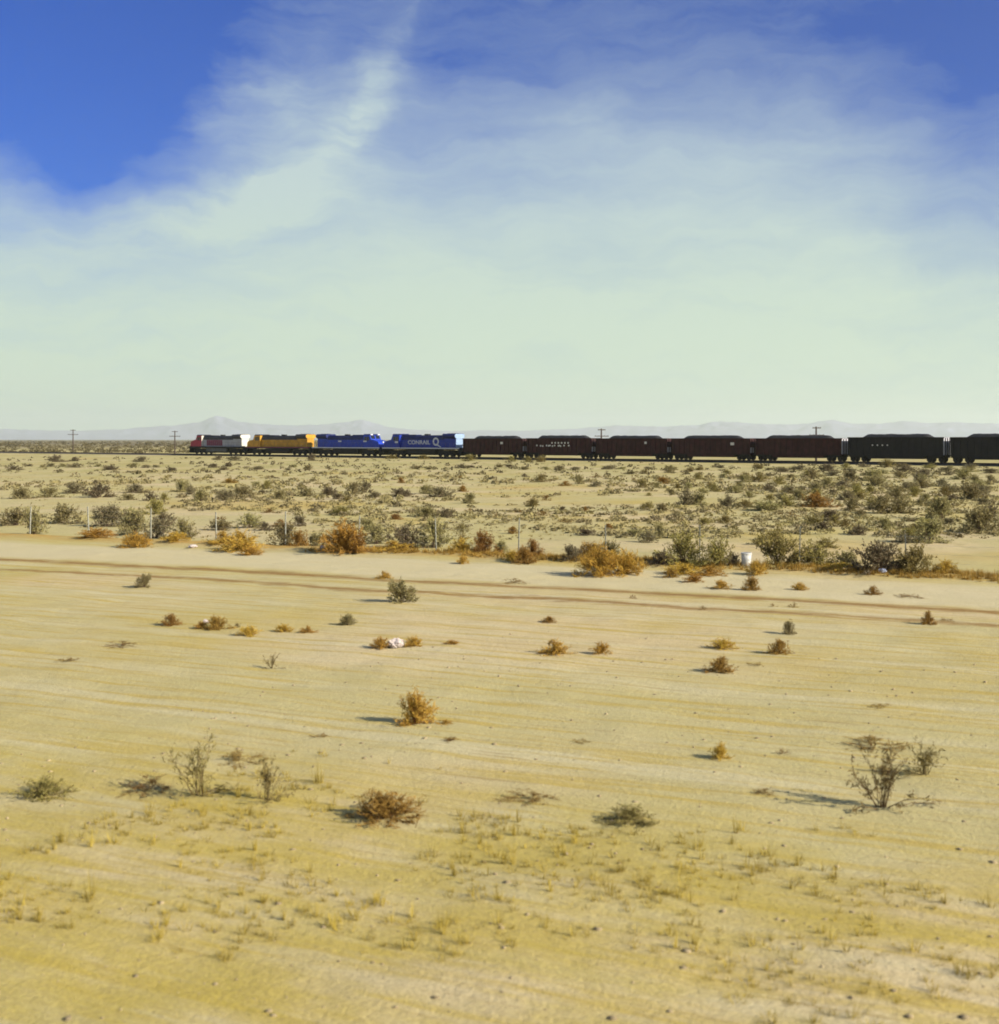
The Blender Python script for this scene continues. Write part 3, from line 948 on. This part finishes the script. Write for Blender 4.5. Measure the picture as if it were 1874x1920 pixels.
put('verge', 'gold', (466, 1192, 42, 16), (532, 1184, 34, 14), (577, 1187, 30, 11), (378, 1178, 24, 12), (722, 1084, 30, 12), (714, 1217, 38, 20, 'golden tuft on the left side of the pale litter'),
    (776, 1214, 34, 18, 'golden tuft on the right side of the pale litter'), (848, 1211, 28, 8), (1042, 1226, 56, 24), (1128, 1227, 38, 19), (868, 1057, 24, 14),
    (1302, 1091, 40, 12), (1352, 1104, 42, 14), (1500, 1106, 30, 14), (1357, 1217, 48, 17), (1352, 1425, 38, 26, 'small golden tuft nearest the bottom right, shadow to its left'),
    (780, 1357, 74, 52, 'tall golden cone-shaped tumbleweed on the near sand, long dark shadow'), (836, 1358, 26, 8))
put('verge', 'wisp', (510, 1252, 36, 24, 'wispy twig bush left of the tall golden tumbleweed'), (446, 1177, 22, 9))
put('verge', 'flat', (965, 1093, 44, 9), (1187, 1123, 18, 7), (1705, 1119, 52, 7), (1318, 1144, 18, 8), (1450, 1139, 18, 6), (1489, 1140, 22, 9), (1775, 1164, 30, 6), (1416, 1248, 34, 8),
    (1467, 1416, 34, 10), (1432, 1491, 46, 12), (1660, 1448, 56, 10), (600, 1380, 36, 8), (1090, 1392, 44, 8), (230, 1210, 60, 8), (130, 1240, 50, 8), (845, 1390, 40, 8), (1650, 1330, 50, 8))
# --- the near verge
put('near', 'wisp', (372, 1490, 150, 86, 'loose thin bush at the bottom left of the sand'), (500, 1500, 100, 66, 'smaller thin bush beside the loose bottom left bush'),
    (1655, 1515, 150, 96, 'tall thin bush in the bottom right corner'), (1735, 1455, 110, 54, 'low thin bush behind the tall corner bush'))
put('near', 'flat', (280, 1478, 110, 20), (445, 1428, 110, 14), (1640, 1400, 120, 16), (1000, 1500, 120, 14))
put('near', 'brown', (720, 1532, 150, 44, 'brown bush at the bottom edge, dark shadow on its left'))
put('near', 'olive', (85, 1492, 110, 36, 'olive bush cut by the left edge, near the bottom'), (1180, 1540, 110, 24))
# --- caught along the fence
put('fence', 'sage', (62, 1004, 60, 50), (252, 1004, 72, 46), (345, 1011, 56, 36), (535, 1026, 60, 44), (592, 1027, 44, 28), (706, 1019, 60, 36), (815, 1027, 64, 54), (940, 1037, 34, 24),
    (1140, 1045, 56, 32), (1590, 1068, 64, 32))
put('fence', 'dark', (292, 1009, 58, 34), (762, 1027, 72, 38), (1072, 1056, 44, 30), (1240, 1064, 48, 24), (1375, 1067, 30, 24), (1650, 1079, 100, 54))
put('fence', 'olive', (1282, 1063, 90, 54), (1345, 1066, 72, 48), (1462, 1066, 124, 64, 'largest olive bush at the fence foot, right of the white bucket'), (1530, 1067, 88, 44), (1715, 1081, 84, 50))
put('fence', 'gold', (180, 1014, 60, 18), (255, 1026, 60, 26), (330, 1022, 50, 16), (420, 1026, 56, 22), (455, 1033, 78, 34), (470, 1040, 44, 16), (645, 1039, 92, 52, 'biggest golden tumbleweed at the fence foot left of centre'),
    (740, 1038, 70, 18), (865, 1041, 60, 24), (960, 1054, 32, 18), (1125, 1078, 92, 54, 'big golden tumbleweed mass spilling out from the fence'), (1175, 1076, 72, 44), (1280, 1076, 70, 20), (1330, 1078, 60, 16),
    (1580, 1075, 70, 12), (1772, 1081, 56, 22), (1420, 1078, 40, 26))
put('fence', 'brown', (560, 1030, 44, 28), (905, 1042, 54, 40), (1000, 1050, 40, 30), (1105, 1050, 60, 30), (670, 1040, 44, 36))
put('fence', 'wisp', (866, 1010, 48, 32))
# --- just behind the fence
put('back', 'sage', (118, 982, 74, 36), (245, 980, 44, 28), (415, 994, 52, 22), (470, 990, 56, 26), (690, 992, 34, 20), (800, 970, 50, 20), (1190, 1005, 50, 14), (1237, 1008, 22, 30), (1745, 1018, 66, 48),
    (1765, 972, 66, 40), (1690, 962, 50, 30), (1840, 1000, 80, 50), (30, 985, 60, 34))
put('back', 'dark', (205, 987, 74, 42), (305, 988, 50, 26), (498, 995, 30, 16), (562, 987, 28, 22), (838, 971, 44, 16), (1215, 1016, 36, 22), (1610, 1004, 36, 18), (1700, 1018, 50, 18), (1100, 1003, 40, 12))
put('back', 'olive', (290, 964, 54, 26), (640, 967, 40, 18), (1425, 1020, 34, 14), (1550, 1027, 48, 20), (1320, 981, 34, 12), (1360, 979, 26, 14), (1450, 1012, 40, 20))
put('back', 'brown', (525, 987, 30, 12), (742, 975, 26, 11), (962, 999, 26, 13), (1142, 991, 18, 11))
put('back', 'flat', (932, 971, 30, 7), (972, 961, 28, 7), (1020, 967, 34, 9), (1060, 979, 34, 7), (1280, 979, 34, 7), (412, 974, 24, 9), (505, 962, 34, 9), (882, 958, 18, 6), (1480, 968, 44, 8), (700, 1000, 40, 7))
# --- middle scrub belt
put('mid', 'sage', (92, 932, 46, 20), (240, 938, 34, 12), (342, 922, 34, 24), (376, 942, 34, 24), (455, 934, 50, 22), (525, 937, 36, 18), (578, 932, 36, 16), (665, 927, 34, 22), (800, 926, 36, 18), (882, 944, 28, 22),
    (1085, 907, 28, 18), (1242, 960, 24, 16), (1312, 947, 36, 24), (1440, 958, 60, 20), (1655, 962, 66, 34), (1600, 958, 40, 24), (1820, 935, 60, 30), (1380, 925, 30, 14), (1730, 915, 36, 18), (40, 935, 50, 22))
put('mid', 'dark', (138, 926, 46, 20), (186, 932, 60, 26), (256, 924, 44, 16), (282, 939, 30, 15), (358, 927, 22, 18), (418, 940, 50, 22), (616, 930, 36, 17), (686, 924, 30, 22), (752, 931, 58, 16), (826, 932, 50, 19), (634, 937, 24, 12),
    (703, 934, 24, 12), (1118, 912, 28, 10), (1290, 947, 40, 30), (1365, 950, 36, 20), (1580, 912, 30, 10), (1700, 915, 22, 12), (1780, 922, 36, 16))
put('mid', 'olive', (308, 938, 22, 13), (500, 916, 32, 15), (650, 942, 30, 11), (1000, 950, 26, 17), (1015, 903, 34, 14), (1205, 914, 24, 17), (1215, 957, 30, 14), (1340, 922, 26, 15), (1400, 952, 40, 16), (1475, 950, 44, 22), (1610, 930, 40, 20))
put('mid', 'brown', (868, 921, 20, 11), (752, 904, 16, 10), (1243, 907, 34, 12), (1530, 951, 64, 26, 'rusty brown branching bush in the scrub below the fifth coal car'), (1060, 910, 24, 9), (1098, 959, 16, 8), (430, 905, 30, 8))

r2 = random.Random(5)
def scatter(n, zone, kinds, x0, x1, y0, y1, w0, w1):
    k = 0
    tries = 0
    while k < n and tries < 4000:
        tries += 1
        px, py = r2.uniform(x0, x1), r2.uniform(y0, y1)
        ww = r2.uniform(w0, w1)
        if any(abs(px - q[0]) < (ww + q[2]) * .40 and abs(py - q[1]) < 5 for q in PL): continue
        PL.append((px, py, ww, ww * r2.uniform(.38, .6) * (.62 if zone == 'far' else 1), r2.choice(kinds), zone, None))
        k += 1
scatter(50, 'mid', ['sage', 'dark', 'olive', 'sage'], 1390, 1860, 893, 950, 20, 44)
scatter(12, 'mid', ['sage', 'dark', 'olive'], 1200, 1400, 893, 950, 14, 26)
scatter(12, 'back', ['sage', 'olive', 'dark'], 1500, 1860, 965, 1010, 26, 44)
scatter(10, 'mid', ['sage', 'dark', 'flat'], 480, 1200, 890, 960, 12, 22)
scatter(34, 'far', ['dark', 'dark', 'sage'], 20, 1280, 875, 882, 14, 30)
scatter(34, 'far', ['dark', 'sage', 'olive'], 1180, 1860, 876, 892, 18, 42)
put('far', 'dark', (210, 881, 26, 9, 'very dark low bush at the far sand edge, left side'), (585, 863, 22, 13, 'round dark bush right in front of the blue locomotive'), (265, 866, 26, 10), (410, 863, 20, 8), (440, 864, 28, 9), (105, 866, 40, 12), (140, 865, 20, 8))
put('far', 'olive', (880, 864, 30, 11), (960, 866, 18, 10), (990, 867, 22, 10), (1015, 867, 26, 12), (735, 860, 24, 8), (795, 861, 30, 8))

cells = {}
for i, (px, py, ww, hh, kind, zone, lab) in enumerate(PL):
    if lab is None:
        car = [n_ for a_, n_ in CARS if px >= a_][-1]
        cells.setdefault((KIND[kind][4], zone, car), []).append((px, i))
LAB = {}
for (look, zone, car), mem in cells.items():
    mem.sort()
    for r_, (px, i) in enumerate(mem):
        LAB[i] = '%s %s below %s%s' % (look, ZONE[zone], car, '' if len(mem) == 1 else ', ' + ORD[min(r_, len(ORD) - 1)])

for i, (px, py, ww, hh, kind, zone, lab) in enumerate(PL):
    prm, lc, _, nm, look, cat = KIND[kind]
    X_, Y_, Z_ = gp(px, py)
    W_, H_ = px_size(Y_, ww) / 2 * 1.18, px_size(Y_, hh) * (1.08 if zone in ('verge', 'near') else 1.0)
    e = empty(nm, (X_, Y_, Z_ - 0.01), r2.uniform(0, 6.28))
    tag(e, lab or LAB[i], cat, GROUPS[zone])
    ms = VAR[kind][r2.randrange(len(VAR[kind]))]
    sx_, sy_ = W_ * r2.uniform(.92, 1.05), W_ * r2.uniform(.85, 1.05)
    for nme, me in zip(('stem', 'foliage'), ms):
        o = bpy.data.objects.new(nme, me)
        col.objects.link(o)
        o.parent = e
        o.scale = (sx_, sy_, H_)

# ------------------------------------------------------------------ uncountable small growth
def blades(cx, cy, n, hgt, spr, wid):
    """tufts of dry blades: centres, blades per tuft, height, spread, width"""
    N = len(cx)
    hgt = np.broadcast_to(hgt, N)[:, None]; spr = np.broadcast_to(spr, N)[:, None]
    a = rng.uniform(0, 2 * np.pi, (N, n)); r_ = rng.random((N, n)) ** .7
    bx_ = cx[:, None] + np.cos(a) * r_ * spr * .35; by_ = cy[:, None] + np.sin(a) * r_ * spr * .35
    tx_ = cx[:, None] + np.cos(a) * (r_ * spr + .0) + rng.normal(0, .15, (N, n)) * spr
    ty_ = cy[:, None] + np.sin(a) * (r_ * spr + .0) + rng.normal(0, .15, (N, n)) * spr
    hz = hgt * rng.uniform(.45, 1.0, (N, n)) * (1 - .45 * r_)
    z0 = gz(cx, cy)[:, None] + np.zeros((N, n))
    wa = rng.uniform(0, 2 * np.pi, (N, n))
    wx_, wy_ = np.cos(wa) * wid / 2, np.sin(wa) * wid / 2
    v = np.stack([np.stack([bx_ - wx_, by_ - wy_, z0 - .01], -1), np.stack([bx_ + wx_, by_ + wy_, z0 - .01], -1), np.stack([tx_, ty_, z0 + hz], -1)], 2).reshape(-1, 3)
    return v, np.arange(len(v)).reshape(-1, 3)


def road_scatter(n, u0_, u1_, v0_, v1_, power=1.0):
    uu = rng.uniform(u0_, u1_, n); vv = v0_ + (v1_ - v0_) * rng.random(n) ** power
    return uu * RU[0] + vv * RN[0], uu * RU[1] + vv * RN[1], uu, vv


def screen_scatter(n, x0, x1, y0, y1):
    px = rng.uniform(x0, x1, n); py = rng.uniform(y0, y1, n)
    Y = CAMZ * F / (py - HY)
    return (px - CX) / F * Y, Y


# yellow-green weeds of the near verge
wx_, wy_, uu, vv = road_scatter(6500, -9, 9, 5.5, 13.2, 0.9)
keep = (fbm(uu / 1.6, vv / .8, 3, 77) + .5) > (.485 + .03 * np.abs(vv - 11.0))
wx_, wy_ = wx_[keep], wy_[keep]
hgt = rng.uniform(.04, .10, len(wx_)) * np.exp(rng.normal(0.2, .45, len(wx_))) * (0.6 + 0.9 * (fbm(wx_ / 1.1, wy_ / 1.1, 2, 8) + .5))
v, f = blades(wx_, wy_, 15, hgt, rng.uniform(.05, .13, len(wx_)), .007)
weeds = mesh_obj('verge_grass', v, f, principled('verge_grass', (0.47, 0.36, 0.07), 0.9, spec=.1, vary=.45, vscale=1.3, dark=(0.31, 0.235, 0.05), translucent=.25))
tag(weeds, 'thin yellow-green grass on the nearest roadside sand', 'grass', kind='stuff')
# golden fringe along the fence
fx_, fy_, uu, vv = road_scatter(5200, -24, 24, VF - 1.5, VF + .8)
keep = (np.abs(vv - VF + .35) + 1.1 * (fbm(uu / 2.0, vv / .8, 3, 14) + .5)) < 1.25
fx_, fy_ = fx_[keep], fy_[keep]
v, f = blades(fx_, fy_, 16, rng.uniform(.10, .30, len(fx_)), rng.uniform(.08, .20, len(fx_)), .014)
fr = mesh_obj('fence_grass', v, f, principled('fence_grass', (0.42, 0.265, 0.06), 0.9, spec=.1, vary=.4, vscale=.8, translucent=.2))
tag(fr, 'golden dry grass drifted along the fence line', 'grass', kind='stuff')
# dry tufts beyond the fence
tx_, ty_ = screen_scatter(5200, -20, 1900, 868, 1012)
keep = (tx_ * RN[0] + ty_ * RN[1] > VF + 1) & ((tx_ - T0[0]) * TN[0] + (ty_ - T0[1]) * TN[1] < -5) & (fbm(tx_ / 9, ty_ / 9, 3, 50) > -.02)
tx_, ty_ = tx_[keep], ty_[keep]
sc_ = np.clip(ty_ / 60, .8, 3)
v, f = blades(tx_, ty_, 14, rng.uniform(.07, .20, len(tx_)) * sc_ ** .5, rng.uniform(.08, .22, len(tx_)) * sc_ ** .6, .018)
v2 = v
dt = mesh_obj('dry_tufts', v2, f, principled('dry_tuft', (0.30, 0.245, 0.085), 0.9, spec=.1, vary=.5, vscale=.3, dark=(0.16, 0.13, 0.06), translucent=.2))
tag(dt, 'thin dry tufts dotted over the sand beyond the fence', 'grass', kind='stuff')
# brush too far off to tell apart
def clumps(cx, cy, wid, hgt, n):
    N = len(cx)
    a = rng.uniform(0, 2 * np.pi, (N, n)); pol = np.arccos(rng.uniform(0, 1, (N, n))); r_ = rng.uniform(.55, 1.0, (N, n))
    c = np.stack([cx[:, None] + np.cos(a) * np.sin(pol) * r_ * wid[:, None], cy[:, None] + np.sin(a) * np.sin(pol) * r_ * wid[:, None],
                  gz(cx, cy)[:, None] + np.cos(pol) * r_ * hgt[:, None]], -1).reshape(-1, 3)
    s_ = np.repeat(wid, n)[:, None] * rng.uniform(.10, .24, (N * n, 1))
    ax = unit(rng.normal(size=c.shape)); bx_ = unit(np.cross(ax, rng.normal(size=c.shape)))
    return quads(c, ax * s_, bx_ * s_ * .6)
a1x, a1y = screen_scatter(700, -20, 1900, 858, 890)
keep = ((a1x - T0[0]) * TN[0] + (a1y - T0[1]) * TN[1] < -5)
a1x, a1y = a1x[keep], a1y[keep]
w1 = rng.uniform(.18, .55, len(a1x))
a2x, a2y = screen_scatter(3800, -120, 1990, 826.2, 850)
keep = ((a2x - T0[0]) * TN[0] + (a2y - T0[1]) * TN[1] > 7)
a2x, a2y = a2x[keep], a2y[keep]
w2 = rng.uniform(.5, 1.3, len(a2x)) * np.clip(a2y / 500, 1, 2.2)
v, f = clumps(np.concatenate([a1x, a2x]), np.concatenate([a1y, a2y]), np.concatenate([w1, w2]), np.concatenate([w1 * .8, w2 * .8]), 26)
db = mesh_obj('distant_brush', v, f, principled('distant_brush', (0.15, 0.125, 0.065), 0.95, spec=.05, vary=.4, vscale=.05))
tag(db, 'far-off low brush along and beyond the railway', 'brush', kind='stuff')

c1x, c1y = screen_scatter(4200, -20, 1900, 884, 1010)
dens_ = fbm(c1x / 14, c1y / 20, 3, 63) + .16 * sstep((c1x / c1y * F + CX), 900, 1700)
keep = (c1x * RN[0] + c1y * RN[1] > VF + .8) & (dens_ > .085)
c1x, c1y = c1x[keep], c1y[keep]
wc_ = rng.uniform(.12, .42, len(c1x)) * np.clip(c1y / 80, .75, 1.4)
v, f = clumps(c1x, c1y, wc_, wc_ * rng.uniform(.4, .9, len(c1x)), 30)
lc_ = mesh_obj('low_scrub', v, f, principled('low_scrub', (0.36, 0.31, 0.135), 0.95, spec=.05, vary=.5, vscale=.35, dark=(0.19, 0.155, 0.085), translucent=.2))
tag(lc_, 'fine low grey-green ground cover between fence and railway', 'scrub', kind='stuff')

# pebbles and clods
ICO = np.array([(0, 0, 1), (.894, 0, .447), (.276, .851, .447), (-.724, .526, .447), (-.724, -.526, .447), (.276, -.851, .447),
                (.724, .526, -.447), (-.276, .851, -.447), (-.894, 0, -.447), (-.276, -.851, -.447), (.724, -.526, -.447), (0, 0, -1)])
ICF = np.array([(0, 1, 2), (0, 2, 3), (0, 3, 4), (0, 4, 5), (0, 5, 1), (1, 6, 2), (2, 7, 3), (3, 8, 4), (4, 9, 5), (5, 10, 1), (2, 6, 7), (3, 7, 8), (4, 8, 9), (5, 9, 10), (1, 10, 6),
                (6, 11, 7), (7, 11, 8), (8, 11, 9), (9, 11, 10), (10, 11, 6)])
px_, py_, uu, vv = road_scatter(3000, -12, 12, 5.5, 24, 2.2)
sz = .008 + .028 * rng.random(len(px_)) ** 3 
sc3 = sz[:, None, None] * rng.uniform(.6, 1.3, (len(px_), 1, 3)) * np.array([1, 1, .6])
v = ICO[None] * sc3 * rng.uniform(.8, 1.15, (len(px_), 12, 1))
v = v + np.stack([px_, py_, gz(px_, py_)], -1)[:, None]
f = (ICF[None] + (np.arange(len(px_)) * 12)[:, None, None]).reshape(-1, 3)
pb = mesh_obj('pebbles', v.reshape(-1, 3), f, principled('pebble', (0.38, 0.30, 0.17), 0.9, vary=.5, vscale=2.0))
tag(pb, 'scattered pebbles and clods on the sand', 'pebbles', kind='stuff')

# ------------------------------------------------------------------ bucket and litter
X_, Y_, Z_ = gp(1400, 1068)
bk = empty('bucket', (X_, Y_, Z_ - .01), .4)
tag(bk, 'white plastic bucket standing among bushes at the fence', 'bucket')
white_plastic = principled('white_plastic', (0.66, 0.66, 0.62), 0.55, vary=.3, vscale=3)
b = MB()
n = 28
prof_ = [(.0, .012), (.125, .0), (.135, .01), (.155, .40), (.147, .40), (.128, .02), (.0, .022)]
vs = []
for r_, z_ in prof_:
    for i in range(n):
        vs.append((r_ * math.cos(2 * math.pi * i / n), r_ * math.sin(2 * math.pi * i / n), z_))
fs = []
for k in range(len(prof_) - 1):
    for i in range(n):
        j = (i + 1) % n
        fs.append((k * n + i, k * n + j, (k + 1) * n + j, (k + 1) * n + i))
b.add(vs, fs)
b.build('body', white_plastic, bk, smooth=True)
b = MB(); 
for zz in (.345, .375): b.cyl((0, 0, zz), .162, .014, 'z', n)
b.build('rim', white_plastic, bk)
b = MB()
prev = None
for i in range(13):
    a = math.pi * i / 12
    q = (.165 * math.cos(a), -.05 - .13 * math.sin(a), .36 - .16 * math.sin(a))
    if prev: b.tube(prev, q, .004, 5)
    prev = q
b.build('handle', principled('bucket_wire', (.4, .4, .4), .4, metal=.8), bk)


def crumple(name, label, px, py, wpx, hpx, mat, seed):
    X_, Y_, Z_ = gp(px, py)
    nu, nv = 22, 11
    vs = []
    for j in range(nv):
        ph = math.pi * j / (nv - 1)
        for i in range(nu):
            th = 2 * math.pi * i / nu
            r_ = 0.62 + 0.75 * float(vnoise(3.1 * math.cos(th) * math.sin(ph) + seed * 5.3 + 9, 3.1 * math.sin(th) * math.sin(ph) + 2.2 * math.cos(ph) + 9, seed))
            vs.append((r_ * math.sin(ph) * math.cos(th), r_ * math.sin(ph) * math.sin(th), max(0.0, .45 + r_ * .55 * math.cos(ph))))
    fs = [(j * nu + i, (j + 1) * nu + i, (j + 1) * nu + (i + 1) % nu, j * nu + (i + 1) % nu) for j in range(nv - 1) for i in range(nu)]
    o = mesh_obj(name, vs, fs, mat, loc=(X_, Y_, Z_))
    o.scale = (px_size(Y_, wpx) / 2, px_size(Y_, wpx) / 3, px_size(Y_, hpx))
    o.rotation_euler = (0, 0, seed)
    tag(o, label, 'litter', 'litter on the sand')
paper = principled('pale_litter', (0.66, 0.57, 0.53), 0.7, vary=.35, vscale=2.5, translucent=.2)
crumple('plastic_bag', 'crumpled pinkish-white bag between two golden tufts', 743, 1216, 34, 17, paper, 1)
crumple('plastic_scrap', 'bluish-white scrap under the dark bush near the right edge', 1655, 1081, 17, 7, principled('blue_litter', (0.62, 0.66, 0.80), 0.5), 2)
crumple('paper_scrap', 'small pale scrap by the row of brown tufts on the left', 386, 1168, 12, 7, paper, 3)
crumple('paper_scrap', 'pale scrap in golden grass at the fence foot, far left', 362, 1029, 16, 6, paper, 4)
crumple('paper_scrap', 'pale scrap at the fence foot just left of the centre', 605, 1036, 14, 8, paper, 5)

# ------------------------------------------------------------------ air
hz_m = bpy.data.materials.new('haze')
hz_m.use_nodes = True
t = NT(hz_m.node_tree)
pv = t.n('ShaderNodeVolumePrincipled')
pv.inputs['Color'].default_value = (0.88, 0.97, 0.88, 1)
pv.inputs['Density'].default_value = 6e-5
pv.inputs['Anisotropy'].default_value = 0.2
o_ = t.n('ShaderNodeOutputMaterial')
t.l(pv.outputs[0], o_.inputs['Volume'])
hb = MB(); hb.box(-29500, 29500, -29500, 29500, -1.5, 520)
haze = hb.build('haze', hz_m)
tag(haze, 'dusty desert air', kind='stuff')
